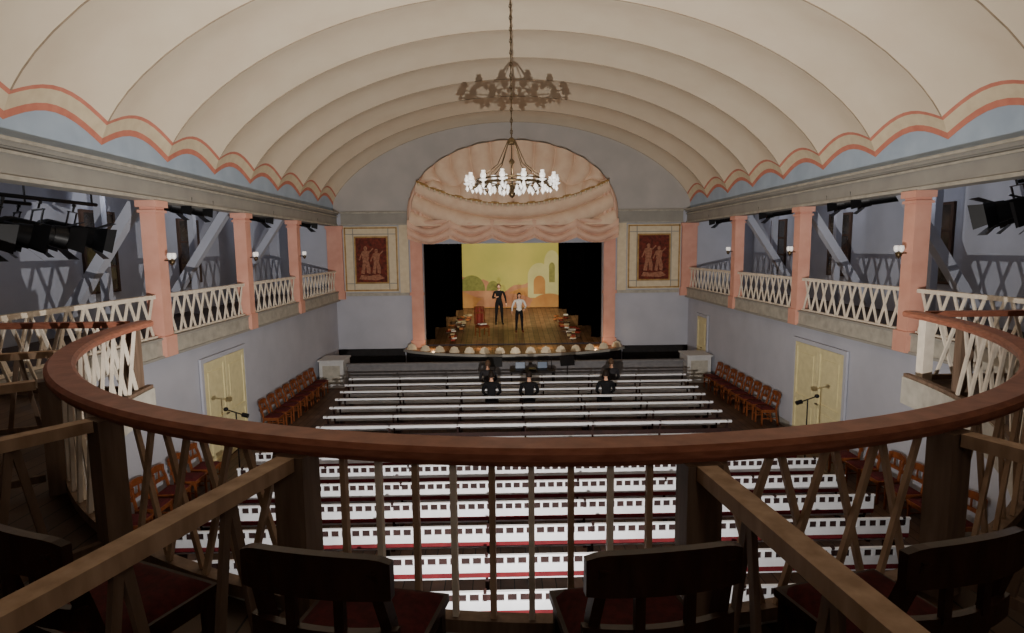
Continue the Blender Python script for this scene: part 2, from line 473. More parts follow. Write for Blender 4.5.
for s in(-1,1):
    b=MB()
    b.bx(s*3.6,s*4.06,YF-.14,YF-.004,.91,EB+.0,'salmon2'); b.bx(s*3.57,s*4.12,YF-.18,YF-.004,.91,1.2,'salmon2')
    b.bx(s*3.57,s*4.12,YF-.18,YF-.004,GF-.1,GF+.02,'salmon2'); b.bx(s*4.14,s*4.5,YF-.08,YF-.004,GF+.02,EB+.02,'cream')
    b.build('proscenium_pilaster')
for s in(-1,1):
    b=MB(); x0,x1=4.55,6.68
    b.bx(s*x0,s*x1,YF-.05,YF-.004,GF+.06,EB-.02,'cream')
    for a,c,z0,z1 in((x0+.03,x0+.08,GF+.1,EB-.06),(x1-.08,x1-.03,GF+.1,EB-.06),(x0+.03,x1-.03,GF+.1,GF+.15),(x0+.03,x1-.03,EB-.11,EB-.06)):
        b.bx(s*a,s*c,YF-.065,YF-.05,z0,z1,'gold')
    for a,c,z0,z1 in((x0+.36,x0+.39,GF+.1,EB-.06),(x1-.39,x1-.36,GF+.1,EB-.06)):
        b.bx(s*a,s*c,YF-.06,YF-.05,z0,z1,'ent')
    for z in(GF+.38,EB-.34): b.bx(s*(x0+.03),s*(x1-.03),YF-.06,YF-.05,z,z+.03,'ent')
    b.build('wall_panel')
    b=MB(); cx=s*5.6; cz=4.42
    b.bx(cx-.66,cx+.66,YF-.1,YF-.07,cz-.93,cz+.93,'gold')
    b.bx(cx-.6,cx+.6,YF-.11,YF-.09,cz-.87,cz+.87,'paintred')
    def fig(fx,fz,sc):
        y=YF-.115
        b.sph((fx,y,fz+.46*sc),(.075*sc,.008,.09*sc),'paintfig')
        b.prism([(fx-.15*sc,fz+.34*sc),(fx-.05*sc,fz+.38*sc),(fx+.05*sc,fz+.38*sc),(fx+.15*sc,fz+.34*sc),(fx+.13*sc,fz+.1*sc),(fx+.1*sc,fz),(fx+.18*sc,fz-.3*sc),(fx+.16*sc,fz-.55*sc),(fx+.03*sc,fz-.5*sc),(fx,fz-.15*sc),(fx-.06*sc,fz-.55*sc),(fx-.2*sc,fz-.52*sc),(fx-.12*sc,fz-.1*sc),(fx-.13*sc,fz+.1*sc)],y-.004,y+.004,'paintfig','y')
        b.beam((fx+.13*sc,y,fz+.3*sc),(fx+.3*sc,y,fz+.46*sc),.05,.008,'paintfig',up=(0,1,0))
        b.beam((fx-.13*sc,y,fz+.3*sc),(fx-.26*sc,y,fz+.0*sc),.05,.008,'paintfig',up=(0,1,0))
    fig(cx-.22,cz,1.0); fig(cx+.2,cz-.05,.9)
    b.prism([(cx-.5,cz-.75),(cx-.42,cz-.58),(cx-.1,cz-.62),(cx+.3,cz-.56),(cx+.5,cz-.72),(cx+.2,cz-.8)],YF-.119,YF-.112,'paintfig','y')
    b.build('framed_painting')

# drapery ----------------------------------------------------------------
AZ=6.2;AA=4.08;ABb=2.73
b=MB()
def swag(x): return 6.55+.85*(x/3.7)**2
def arcf(n,x,p=.5):
    return abs(math.sin(n*x))**p
def l1(u,v):
    u=2*u-1
    lx=3.7*u; lz=swag(lx)
    al=u*math.asin(min(1,3.68/AA)); ux=AA*math.sin(al); uz=AZ+ABb*math.cos(al)
    x=lx+(ux-lx)*v; z=lz+(uz-lz)*v
    g=.34*arcf(17,u+.03*math.sin(6*v)*u,.42)*(.5+.5*v)
    w_=abs(math.sin(pi*u*2.5)); cross=.30*arcf(6.5,v+.30*w_*(1-v),.42)*(1-v)
    return (x,YF-.12-g-cross,z)
b.grid(l1,360,70,'drape')
def l2(u,v):
    u=2*u-1
    tx=3.7*u; tz=swag(tx); bx_=AA*u; bz=5.72
    x=tx+(bx_-tx)*(1-v); z=bz+(tz-bz)*v
    H=tz-bz
    q=(z-bz)/1.6+.6*(1-u*u)
    fold=.36*arcf(8,q,.42)*min(1,.35+abs(H))
    return (x,YF-.12-fold,z)
b.grid(l2,160,100,'drape')
for s in(-1,1):
    def l4(u,v):
        z=5.72+2.0*v; xo=AA*math.sqrt(max(0,1-(max(0,z-AZ)/ABb)**2)); xi=min(xo,3.5)
        return (s*(xi+(xo-xi)*u),YF-.2-.15*arcf(9,u),z)
    b.grid(l4,40,16,'drape2')
def l3(u,v):
    x=-4.1+8.2*u; n=5; fr=(u*n)%1.0
    drop=math.sin(pi*fr)
    zb=5.22-.20*drop; z=5.95+(zb-5.95)*v
    q=v-.35*drop*(1-v*.4)
    fold=.28*arcf(8,q,.42)*(.2+.8*drop)+.25*(1-drop)**2
    return (x,YF-.2-fold,z)
b.grid(l3,300,70,'drape2')
b.tube([(x/10,YF-.52,swag(x/10)+.0) for x in range(-37,38)],.045,'gold',n=6)
for i in range(-18,19):
    x=i*.2; b.sph((x,YF-.54,swag(x)-.07),(.05,.05,.06),'cream',8,6)
pts=[(AA*math.sin(math.radians(t)),YF-.2,AZ+ABb*math.cos(math.radians(t))) for t in range(-90,91,3)]
b.tube([(-AA,YF-.2,5.9)]+pts+[(AA,YF-.2,5.9)],.05,'drape2',n=6)
b.build('stage_drapery')

# stage ------------------------------------------------------------------
def stz(y): return .9+.125*max(0,y-YF)
b=MB()
vs=[(-5,YF+.31,stz(YF+.3)),(5,YF+.31,stz(YF+.3)),(5,30.4,stz(30.4)),(-5,30.4,stz(30.4))]
b.add(vs,[(0,1,2,3)],'stagefl')
b.build('floor_stage')
b=MB()
ap=[(-4.35,YF-.01)]
for i in range(33):
    t=-1+2*i/32; ap.append((4.35*t, YF-.45-1.45*(1-t*t)**.75 if abs(t)<1 else YF-.45))
ap.append((4.35,YF-.01))
b.prism(ap,.84,.9,'stagefl')
b.bx(-OP+.003,OP-.003,YF-.02,YF+.32,.85,.902,'stagefl')
ap2=[(x*.985,min(YF-.01,y+.06)) for x,y in ap]
b.prism(ap2,0,.84,'darkgrey')
b.sweep([(x,y,.87) for x,y in ap[1:-1]],[(-.02,-.06),(.05,-.06),(.05,.03),(-.02,.03)],'ent')
b.build('stage_apron')
b=MB()
for i in range(15):
    t=-.93+1.86*i/14; x=4.35*t; y=YF-.45-1.45*(1-t*t)**.75+.14
    def sh(u,v,x=x,y=y):
        a=pi*u; r=.19*(1+.05*math.sin(u*pi*9))*v
        return (x+math.cos(a)*r, y-.03+.1*v*v*.9, .905+math.sin(a)*r*1.25)
    b.grid(sh,18,5,'cream'); b.bx(x-.06,x+.06,y-.02,y+.12,.905,.93,'brass')
b.build('footlight_shells')
for s in(-1,1):
    for (ya,xa) in((24.3,3.3),(26.2,3.0),(28.2,2.7),(29.6,2.45)):
        b=MB()
        def cur(u,v,ya=ya,xa=xa):
            return (s*(xa+2.2*u),ya+.07*math.sin(u*40),stz(ya)+.02+4.0*v)
        b.grid(cur,60,2,'black')
        b.build('wing_curtain')
b=MB(); b.bx(-5.2,5.2,24.0,30.6,6.6,6.7,'black'); b.build('ceiling_stage')
for s in(-1,1):
    b=MB(); b.bx(s*5.1,s*5.2,YF+.31,30.6,0,6.6,'black'); b.build('wall_stage_'+('left' if s<0 else 'right'))
b=MB(); b.bx(-5.2,5.2,30.6,30.7,0,6.7,'black'); b.build('wall_stage_back')
b=MB(); yb=30.0; zb=stz(30)+.02
b.bx(-3.0,3.0,yb,yb+.02,zb,6.2,'sky')
def flat(poly,k,o): b.prism(poly,yb-.004*o,yb-.004*o+.002,k,'y')
def ell(cx,cz,rx,rz,n=24,a0=0,a1=180): return [(cx+rx*math.cos(math.radians(a0+(a1-a0)*i/n)),cz+rz*math.sin(math.radians(a0+(a1-a0)*i/n))) for i in range(n+1)]
flat([(-2.95,zb)]+[(-2.95+5.9*i/30,zb+1.25+.35*math.sin(i*.35)+.15*math.sin(i*.9)) for i in range(31)]+[(2.95,zb)],'hill2',1)
flat([(-2.95,zb)]+[(-2.95+5.9*i/30,zb+.75+.3*math.sin(i*.3+2)) for i in range(31)]+[(2.95,zb)],'hill1',2)
flat([(.9,zb+.5),(.9,zb+1.6)]+ell(1.5,zb+1.6,.6,.7)[::-1]+[(2.1,zb+.5)],'tower',3)
flat([(1.75,zb+.5),(1.75,zb+2.3)]+ell(2.15,zb+2.3,.4,.65)[::-1]+[(2.55,zb+.5)],'tower',4)
flat([(1.2,zb+.7),(1.2,zb+1.3)]+ell(1.5,zb+1.3,.3,.35)[::-1]+[(1.8,zb+.7)],'hill1',5)
flat([(2.0,zb+1.3),(2.0,zb+2.1)]+ell(2.15,zb+2.1,.15,.22)[::-1]+[(2.3,zb+1.3)],'towerd',5)
flat(ell(-2.0,zb+.9,.7,.8),'tree',3); flat(ell(-.9,zb+.9,.35,.5),'tree',3)
flat(ell(-.2,zb+.05,1.6,.7),'hill2',6); flat(ell(2.0,zb+.02,1.0,.7),'hill1',7)
b.build('painted_backdrop')

for s in(-1,1):
    b=MB(); ks=['bookr','booko','bookb','paper','bookg','bookg']
    for i in range(24):
        y=23.7+4.6*random.random(); x=s*(3.1-(y-23.5)*.12-random.random()*.6)
        n=random.randint(1,3); z=stz(y)+.03
        for j in range(n):
            h=.05+random.random()*.04; d=.16+random.random()*.12
            b.box((x+random.uniform(-.03,.03),y,z+h/2),(d,d*.75,h),random.choice(ks),R=Matrix.Rotation(random.random()*3,3,'Z')); z+=h
    b.build('book_pile')

def chair(b,wood,seat,sw=.44,H=.88,sd=.42):
    sh=.45
    for sx in(-1,1):
        b.beam((sx*(sw/2-.03),sd/2-.03,0),(sx*(sw/2-.03),sd/2-.03,sh-.03),.036,.036,wood)
        pts=[(sx*(sw/2-.03),-sd/2+.0-.05,0),(sx*(sw/2-.03),-sd/2+.02,sh-.02),(sx*(sw/2-.035),-sd/2-.03,H-.22),(sx*(sw/2-.05),-sd/2-.09,H-.03)]
        for i in range(3): b.beam(pts[i],pts[i+1],.034,.042,wood,up=(0,1,0))
        b.beam((sx*(sw/2-.03),-sd/2+.0,.2),(sx*(sw/2-.03),sd/2-.03,.2),.02,.025,wood)
        b.box((sx*(sw/2-.03),0,sh-.06),(.022,sd-.06,.05),wood)
    b.box((0,sd/2-.03,sh-.06),(sw-.06,.022,.05),wood);b.box((0,-sd/2+.02,sh-.06),(sw-.06,.022,.05),wood)
    b.box((0,.0,sh-.015),(sw,sd,.03),wood)
    def cush(u,v):
        x=(u-.5)*(sw-.03);y=(v-.5)*(sd-.03); e=min(u,1-u,v,1-v)
        return (x,y,sh+.035*min(1,e*8)**.5)
    b.grid(cush,12,12,seat)
    def rail(z0,z1,yo,bow,arch,th=.024,ends=.0):
        n=16
        vs=[];fs=[]
        for i in range(n+1):
            t=-1+2*i/n; x=t*(sw/2-.0); y=-sd/2+yo-bow*(1-t*t); za=arch*(1-t*t); drop=ends*max(0,abs(t)-.75)**2*16
            for dy in(0,th):
                vs+=[(x,y-dy,z0+za*.6+drop*.2),(x,y-dy,z1+za-drop)]
        for i in range(n):
            o=i*4
            fs+=[(o,o+4,o+5,o+1),(o+2,o+3,o+7,o+6),(o+1,o+5,o+7,o+3),(o,o+2,o+6,o+4)]
        fs+=[(0,1,3,2),(n*4,n*4+2,n*4+3,n*4+1)]
        b.add(vs,fs,wood,False)
    rail(H-.12,H,-.06,.045,.02,.028,.012)
    rail(H-.30,H-.23,-.03,.04,.0)
    for sx in(-1,1): b.box((sx*.075,-sd/2-.085,H-.175),(.03,.02,.14),wood)
cb=MB(); chair(cb,'chairw','redseat'); wallchair=cb.mesh('wooden_chair')
cb=MB(); chair(cb,'chaird','redseat',sw=.46,H=.86); galchair=cb.mesh('upholstered_chair')
cb=MB(); chair(cb,'chairw','bookr',sw=.5,H=1.25)
def cloth(u,v):
    x=(u-.5)*.44; q=v*1.0
    if q<.5: return (x,-.31-.02*math.sin(u*14),1.22-q*1.5)
    return (x,-.31+(q-.5)*1.0,.5+.01*math.sin(u*14))
cb.grid(cloth,20,12,'bookr'); cb.box((0,.0,.53),(.3,.26,.05),'paper')
inst(cb.mesh('stage_chair'),'stage_chair',(-1.32,24.6,stz(24.6)+.03),.5+pi)

for s in(-1,1):
    for i in range(8):
        y=15.2+i*.575
        inst(wallchair,'wooden_chair',(s*(W-.42),y,0),-pi/2 if s<0 else pi/2)
    for i in range(6):
        inst(wallchair,'wooden_chair',(s*(W-.42),8.6+i*.6,0),-pi/2 if s<0 else pi/2)
camx=-.55
for (x,y,r) in((camx-.47,1.84,-.22),(camx+.42,1.82,.12),(camx-1.38,2.0,-.42),(camx+1.27,1.84,.25),(-4.9,3.3,-1.0),(-5.6,5.0,-1.25),(4.9,3.3,1.0),(5.6,4.9,1.25),(-3.8,2.9,-.75),(3.0,2.2,.75)):
    inst(galchair,'upholstered_chair',(x,y,GF),r)

for s,y in((-1,11.4),(1,11.7)):
    b=MB(); b.cyl((0,0,.03),(0,0,1.62),.014,'blackm',n=8)
    for k in range(3): a=k*2.09+.3; b.cyl((0,0,.22),(.3*math.cos(a),.3*math.sin(a),.012),.011,'blackm',n=6)
    b.cyl((-s*.15,0,1.56),(s*.2,.05,1.66),.012,'blackm',n=6); b.cyl((-s*.24,0,1.54),(-s*.12,0,1.57),.045,'blackm',n=10); b.sph((s*.22,.05,1.67),(.05,.045,.045),'blackm',10,6)
    b.build('microphone_stand',(s*5.85,y,0))

for s in(-1,1):
    b=MB(); x=s*(W-.55)
    b.bx(x-.42,x+.42,20.1,21.0,0,.95,'white'); b.bx(x-.46,x+.46,20.05,21.05,.95,1.0,'white')
    b.bx(x-.3,x+.3,20.08,20.1,.15,.8,'ent2')
    b.build('side_cabinet')
b=MB(); b.bx(-5.95,5.95,20.2,20.28,0,.78,'ledge'); b.bx(-5.98,5.98,20.15,20.33,.78,.84,'ledge')
b.bx(-5.95,5.95,20.18,20.2,0,.12,'ent')
b.build('orchestra_partition')
b=MB()
for s in(-1,1): b.bx(s*4.4,s*W,YF-.06,YF-.004,0,.86,'darkgrey')
b.build('baseboard_proscenium')

# benches -------------------------------------------------------------------
def bench(name,y,hw,kind):
    b=MB()
    b.bx(-hw,hw,-.02,.33,.40,.44,'benchw' )
    b.bx(-hw,hw,-.0,.2,.44,.455,'benchred' if kind else 'benchw')
    n=int(hw*2/1.5)
    for i in range(n+1):
        x=-hw+.1+(2*hw-.2)*i/n
        b.bx(x-.025,x+.025,0,.3,.0,.4,'benchd'); b.beam((x,0,.40),(x,-.1,.80),.04,.05,'benchd',up=(0,1,0))
        b.bx(x-.03,x+.03,-.16,.32,0,.04,'benchd')
    if kind:
        b.bx(-hw,hw,-.09,-.065,.53,.65,'benchw')
        b.bx(-hw,hw,-.115,-.075,.755,.782,'benchw')
        m=int(hw*2/.15)
        for i in range(m+1):
            x=-hw+.03+(2*hw-.06)*i/m; b.bx(x-.02,x+.02,-.105,-.075,.65,.756,'benchw')
        b.bx(-hw,hw,-.072,-.066,.645,.757,'benchd')
        b.bx(-hw,hw,-.088,-.07,.46,.53,'benchred')
    else:
        b.bx(-hw,hw,-.12,-.06,.75,.80,'benchw'); b.bx(-hw,hw,-.09,-.07,.50,.60,'benchd')
    b.build(name,(0,y,0))
for i in range(7): bench('theatre_bench',13.1+i*.84,4.8+.09*i,0)
for i in range(9): bench('theatre_bench',4.9+i*.82,5.5,1)

b=MB(); b.box((0,0,.76),(1.5,.6,.04),'darkgrey')
for sx in(-1,1):
    for sy in(-1,1): b.box((sx*.7,sy*.25,.37),(.05,.05,.74),'blackm')
for x in(-.4,.35):
    b.box((x,0,.79),(.34,.24,.02),'blackm'); b.box((x,.15,.91),(.34,.015,.23),'blackm',R=Matrix.Rotation(-.2,3,'X')); b.box((x,.138,.91),(.31,.004,.2),'screen',R=Matrix.Rotation(-.2,3,'X'))
b.box((0,-.05,.81),(.24,.3,.06),'blackm'); b.cyl((.65,.1,.78),(.65,.1,1.15),.01,'blackm'); b.cyl((.65,.1,1.15),(.55,.0,1.2),.01,'blackm'); b.lathe((.53,-.02,1.14),[(.01,.06),(.05,0)],'blackm')
b.build('production_desk',(.5,19.05,0))
for x,r in((-.75,0),(1.7,.2)):
    b=MB(); b.cyl((0,0,0.02),(0,0,1.0),.012,'blackm'); b.box((0,0,1.02),(.5,.02,.34),'blackm',R=Matrix.Rotation(-.35,3,'X'))
    for k in range(3): a=k*2.09; b.cyl((0,0,.2),(.25*math.cos(a),.25*math.sin(a),.01),.01,'blackm',n=6)
    b.build('music_stand',(x,19.3,0),r)

# people ----------------------------------------------------------------
def person(name,J,mats,loc,rot,hair='hair',scale=1.0,long=False,headturn=0):
    me=bpy.data.meshes.new('tmp'); names=list(J.keys()); verts=[J[n][0] for n in names]; rad=[J[n][1] for n in names]
    E=[('pel','sp1'),('sp1','sp2'),('sp2','neck'),('neck','hd')]
    for s in'LR': E+=[('sp2','sh'+s),('sh'+s,'el'+s),('el'+s,'wr'+s),('wr'+s,'pm'+s),('pel','hp'+s),('hp'+s,'kn'+s),('kn'+s,'an'+s),('an'+s,'to'+s)]
    idx={n:i for i,n in enumerate(names)}
    edges=[(idx[a],idx[c]) for a,c in E]
    roots=[idx['pel']]
    for s,sg in(('L',-1),('R',1)):
        w=Vector(J['wr'+s][0]);p=Vector(J['pm'+s][0]); d=(p-w).normalized()
        side=Vector((0,1,0)) if abs(d.y)<.8 else Vector((1,0,0))
        side=(side-d*side.dot(d)).normalized(); nrm=d.cross(side).normalized()*(-sg)
        for q,(o,l) in enumerate(((-.027,.062),(-.009,.074),(.009,.07),(.027,.055))):
            base=p-d*.01+side*o; k0=len(verts)
            verts+= [base,base+d*l*.55+nrm*.006,base+d*l*.95+nrm*.024]; rad+=[.0095,.009,.0075]
            edges+=[(k0,k0+1),(k0+1,k0+2)]; roots.append(k0)
        k0=len(verts); base=w+d*.03+side*.022
        verts+=[base,base+side*.028+d*.028,base+side*.034+d*.055+nrm*.01]; rad+=[.012,.0105,.009]; edges+=[(k0,k0+1),(k0+1,k0+2)];roots.append(k0)
    me.from_pydata([tuple(v) for v in verts],edges,[])
    ob=bpy.data.objects.new('tmp',me);COL.objects.link(ob)
    sk=ob.modifiers.new('s','SKIN')
    for i,sv in enumerate(me.skin_vertices[0].data):
        r=rad[i]; sv.radius=(r,r) if not hasattr(r,'__len__') else r; sv.use_root=(i in roots)
    sk.use_smooth_shade=True; sk.branch_smoothing=.3
    ss=ob.modifiers.new('b','SUBSURF'); ss.levels=2; ss.render_levels=2
    dg=bpy.context.evaluated_depsgraph_get(); ev=ob.evaluated_get(dg); m2=ev.to_mesh()
    b=MB(); segs=[(Vector(J[a][0]),Vector(J[c][0]),a,c) for a,c in E]
    def cls(p):
        best=None;bd=9
        for A,B,a,c in segs:
            ab=B-A; t=max(0,min(1,(p-A).dot(ab)/ab.length_squared)); d=(A+ab*t-p).length
            if d<bd: bd=d;best=(a,c,t)
        a,c,t=best
        if c.startswith('pm'): return 'skin'
        if c.startswith('wr') and t>.93: return 'skin'
        if c=='hd' or (c=='neck' and t>.85): return 'skin'
        if c.startswith('to') or (c.startswith('an') and t>.93): return mats[2]
        if c[:2] in('kn','an') : return mats[1]
        if c[:2]=='hp': return mats[1]
        return mats[0]
    V=[v.co.copy() for v in m2.vertices]; groups={}
    for p in m2.polygons:
        groups.setdefault(cls(p.center),[]).append(tuple(p.vertices))
    b.v=list(V)
    for k,fs in groups.items():
        mi=b.mi(k)
        for f in fs: b.f.append(list(f));b.m.append(mi);b.sm.append(True)
    ev.to_mesh_clear(); bpy.data.objects.remove(ob)
    hc=Vector(J['hd'][0])+Vector((0,-.01,.06)); T=Matrix.Translation(hc)@Matrix.Rotation(headturn,4,'Z')
    def hd(u,v):
        a=pi*v; t=2*pi*u; x=math.cos(t)*math.sin(a)*.076; y=math.sin(t)*math.sin(a)*.096; z=math.cos(a)*.118
        if z<0: x*=1-.28*(-z/.118)**1.3; y=y*(1-.12*(-z/.118)) - .012*(-z/.118)
        return (x,y,z)
    b.grid(hd,24,18,'skin',T=T)
    b.add([(-.011,-.09,-.035),(.011,-.09,-.035),(0,-.118,-.03),(0,-.09,.015),(-.013,-.092,-.04),(.013,-.092,-.04)],[(0,2,3),(1,3,2),(0,4,2),(1,2,5),(4,5,2)],'skin',True,T)
    for s in(-1,1):
        b.sph((s*.03,-.083,.008),(.014,.008,.008),'eye',8,6,T); b.sph((s*.03,-.0895,.008),(.006,.004,.006),'iris',8,6,T)
        b.beam((s*.015,-.09,.026),(s*.046,-.08,.028),.006,.005,hair,T=T)
        b.sph((s*.077,.0,-.008),(.01,.02,.03),'skin',8,6,T)
    b.sph((0,-.089,-.06),(.024,.006,.007),'lip',8,6,T)
    def hr(u,v):
        a=pi*(.02+.60*v); t=2*pi*u; f=math.sin(t)
        lim=1.0 if f>-.2 else max(.55,1.0+(f+.2)*.55)
        a*=lim; x=math.cos(t)*math.sin(a)*.086; y=math.sin(t)*math.sin(a)*.107+.006; z=math.cos(a)*.128+.004
        return (x,y,z)
    b.grid(hr,24,10,hair,T=T)
    if long: b.sph((0,.05,-.06),(.088,.06,.13),hair,12,8,T)
    o=b.build(name,loc,rot); o.scale=(scale,)*3
    return o
def stand(armL=((-.27,.0,1.14),(-.29,-.1,.9)),armR=((.27,.0,1.14),(.29,-.1,.9)),legs=.12,torso=.13):
    J={'pel':((0,0,.95),(torso+.015,.11)),'sp1':((0,0,1.12),(torso-.01,.095)),'sp2':((0,.0,1.36),(torso+.02,.11)),'neck':((0,.01,1.50),.052),'hd':((0,0,1.58),.05)}
    for s,sg,arm in(('L',-1,armL),('R',1,armR)):
        J['sh'+s]=((sg*.19,0,1.42),.06);J['el'+s]=(arm[0],.043);J['wr'+s]=(arm[1],.03)
        d=(Vector(arm[1])-Vector(arm[0])).normalized(); J['pm'+s]=(tuple(Vector(arm[1])+d*.085),(.04,.022))
        J['hp'+s]=((sg*.1,0,.9),.09);J['kn'+s]=((sg*legs,-.02,.5),.062);J['an'+s]=((sg*(legs+.02),.02,.09),.04);J['to'+s]=((sg*(legs+.04),-.13,.04),.036)
    return J
def sit(lean=0):
    J={'pel':((0,0,.55),(.16,.12)),'sp1':((0,-.02-lean*.3,.74),(.13,.1)),'sp2':((0,-.02-lean,.98),(.15,.11)),'neck':((0,-.03-lean,1.13),.052),'hd':((0,-.05-lean,1.21),.05)}
    for s,sg in(('L',-1),('R',1)):
        J['sh'+s]=((sg*.19,-.02-lean,1.05),.06);J['el'+s]=((sg*.25,-.12-lean,.78),.045);J['wr'+s]=((sg*.14,-.34,.66),.03)
        d=(Vector(J['wr'+s][0])-Vector(J['el'+s][0])).normalized(); J['pm'+s]=(tuple(Vector(J['wr'+s][0])+d*.08),(.04,.022))
        J['hp'+s]=((sg*.1,-.03,.54),.09);J['kn'+s]=((sg*.14,-.45,.52),.065);J['an'+s]=((sg*.14,-.42,.09),.04);J['to'+s]=((sg*.15,-.57,.04),.036)
    return J
y=25.2
person('standing_performer',stand(armL=((-.3,-.02,1.16),(-.34,-.16,.95)),armR=((.3,-.02,1.16),(.2,-.24,1.06))),('jacket','trouser','shoe'),(.28,y,stz(y)),0.1,'hair',1.0,True,.1)
y=26.6
person('standing_performer',stand(armL=((-.27,.02,1.14),(-.14,-.22,1.2)),armR=((.28,.0,1.14),(.3,-.1,.9))),('suit','suit','shoeb'),(-.6,y,stz(y)),.15,'hairg',1.08,False,-.2)
for (x,i,ms,h,ln) in((-.82,3,('suit','suit','shoeb'),'hair',.1),(.23,3,('suit','suit','shoeb'),'hair',.04),(2.38,3,('suit','suit','shoeb'),'hair',.06),(-.95,5,('suitg','suit','shoeb'),'hairg',.05),(2.85,5,('suitg','suit','shoeb'),'hairg',.05)):
    person('seated_viewer',sit(ln),ms,(x,13.1+i*.84+.13,.03),pi,h,1.0)

# chandelier ---------------------------------------------------------------
b=MB(); R1=.66
b.tube([(R1*math.cos(2*pi*i/48),R1*math.sin(2*pi*i/48),0) for i in range(48)],.026,'brass',closed=True)
b.tube([(R1*math.cos(2*pi*i/48),R1*math.sin(2*pi*i/48),.07) for i in range(48)],.016,'brass',closed=True)
b.tube([(.34*math.cos(2*pi*i/32),.34*math.sin(2*pi*i/32),-.04) for i in range(32)],.018,'brass',closed=True)
b.lathe((0,0,-.2),[(0,-.06),(.04,-.03),(.07,.02),(.03,.08),(.05,.16),(.02,.22),(.02,.55),(.06,.6),(.02,.66)],'brass',16)
for i in range(8):
    a=2*pi*i/8; b.tube([(.03*math.cos(a),.03*math.sin(a),-.08),(.34*math.cos(a),.34*math.sin(a),-.04),(R1*math.cos(a),R1*math.sin(a),0)],.012,'brass')
    b.tube([(R1*math.cos(a),R1*math.sin(a),.05),(.26*math.cos(a),.26*math.sin(a),.36),(.07*math.cos(a),.07*math.sin(a),.78)],.009,'brass')
for i in range(14):
    a=2*pi*i/14; d=Vector((math.cos(a),math.sin(a),0)); z=Vector((0,0,1))
    r0=R1
    b.tube([d*r0,d*(r0+.08)-z*.09,d*(r0+.15)-z*.07,d*(r0+.17)+z*.0],.016,'brass')
    p=d*(r0+.17)
    b.lathe(p,[(.0,-.03),(.06,0),(.078,.015),(.02,.03)],'crystal',12)
    b.lathe(p,[(.028,.03),(.05,.06),(.052,.10),(.03,.14),(.036,.17)],'crystal',12)
    b.lathe(p-z*.03,[(.0,-.11),(.035,-.06),(.015,-.0)],'crystal',10)
    q=d*(R1)+z*.0; b.lathe(q-z*.02,[(.0,-.15),(.045,-.08),(.02,-.02)],'crystal',10)
    q=d*.36; b.lathe(q-z*.05,[(0,-.12),(.035,-.06),(.015,0)],'crystal',8)
for i in range(8):
    a=2*pi*(i+.5)/8; p=Vector((.36*math.cos(a),.36*math.sin(a),-.02))
    b.lathe(p,[(.02,0),(.05,.04),(.055,.09),(.045,.13),(.055,.16)],'crystal',12)
b.lathe((0,0,.74),[(.0,.12),(.05,.08),(.08,.04),(.085,0),(.07,-.02)],'brass',16)
zz=.86
while zz<3.6:
    b.cyl((0,0,zz),(0,0,zz+.05),.014,'brass',n=6); b.tube([(.024*math.cos(t)*(1 if int(round(zz*10))%2 else 0),.024*math.cos(t)*(0 if int(round(zz*10))%2 else 1),zz+.08+.04*math.sin(t)) for t in [k*pi/4 for k in range(8)]],.008,'brass',n=5,closed=True)
    zz+=.1
b.cyl((0,0,.8),(0,0,3.72),.01,'brass',n=6)
b.lathe((0,0,3.64),[(.02,-.12),(.1,0),(.12,.1)],'brass',16)
CH=b.build('chandelier',(-.30,11.0,6.0))

sb=MB(); sb.lathe((0,0,0),[(0,-.1),(.04,-.06),(.06,0),(.02,.03)],'brass',10); sb.cyl((0,0,0),(.14,0,0),.012,'brass')
for dy in(-.07,.07):
    sb.tube([(0,0,-.02),(0,dy,-.05),(0,dy,.02)],.008,'brass'); sb.lathe((0,dy,.02),[(.015,0),(.04,.03),(.045,.08),(.035,.12)],'crystal',10)
sme=sb.mesh('wall_sconce')
for sgn in(-1,1):
    for y in COLSD[sgn][2:]:
        inst(sme,'wall_sconce',(sgn*(W-.30),y,4.65),pi if sgn<0 else 0)

# stage spotlights --------------------------------------------------------
def spotmesh():
    b=MB()
    b.cyl((0,-.22,0),(0,.16,0),.11,'blackm',n=14); b.cyl((0,.16,0),(0,.28,0),.12,'blackm',r1=.135,n=14); b.cyl((0,-.3,0),(0,-.22,0),.07,'blackm',r1=.11,n=14)
    b.cyl((0,.275,0),(0,.285,0),.11,'glassy',n=14)
    for s in(-1,1):
        b.beam((s*.15,0,0),(s*.15,0,.24),.03,.012,'blackm',up=(0,1,0)); b.cyl((s*.11,0,0),(s*.17,0,0),.025,'blackm',n=8)
        b.add([(s*.13,.28,-.12),(s*.13,.28,.12),(s*.22,.42,.15),(s*.22,.42,-.15)],[(0,1,2,3)],'blackm')
    for s in(-1,1): b.add([(-.12,.28,s*.13),(.12,.28,s*.13),(.15,.42,s*.22),(-.15,.42,s*.22)],[(0,1,2,3)],'blackm')
    b.box((0,0,.245),(.31,.03,.012),'blackm'); b.cyl((0,0,.245),(0,0,.33),.012,'blackm',n=6); b.box((0,0,.325),(.05,.03,.03),'blackm')
    return b.mesh('stage_spotlight')
sm=spotmesh()
def hang(x,y,z,rz,sc=1.0,tilt=-.25):
    o=inst(sm,'stage_spotlight',(x,y,z)); o.rotation_euler=(Matrix.Rotation(rz,3,'Z')@Matrix.Rotation(tilt,3,'X')).to_euler(); o.scale=(sc,sc,sc); return o
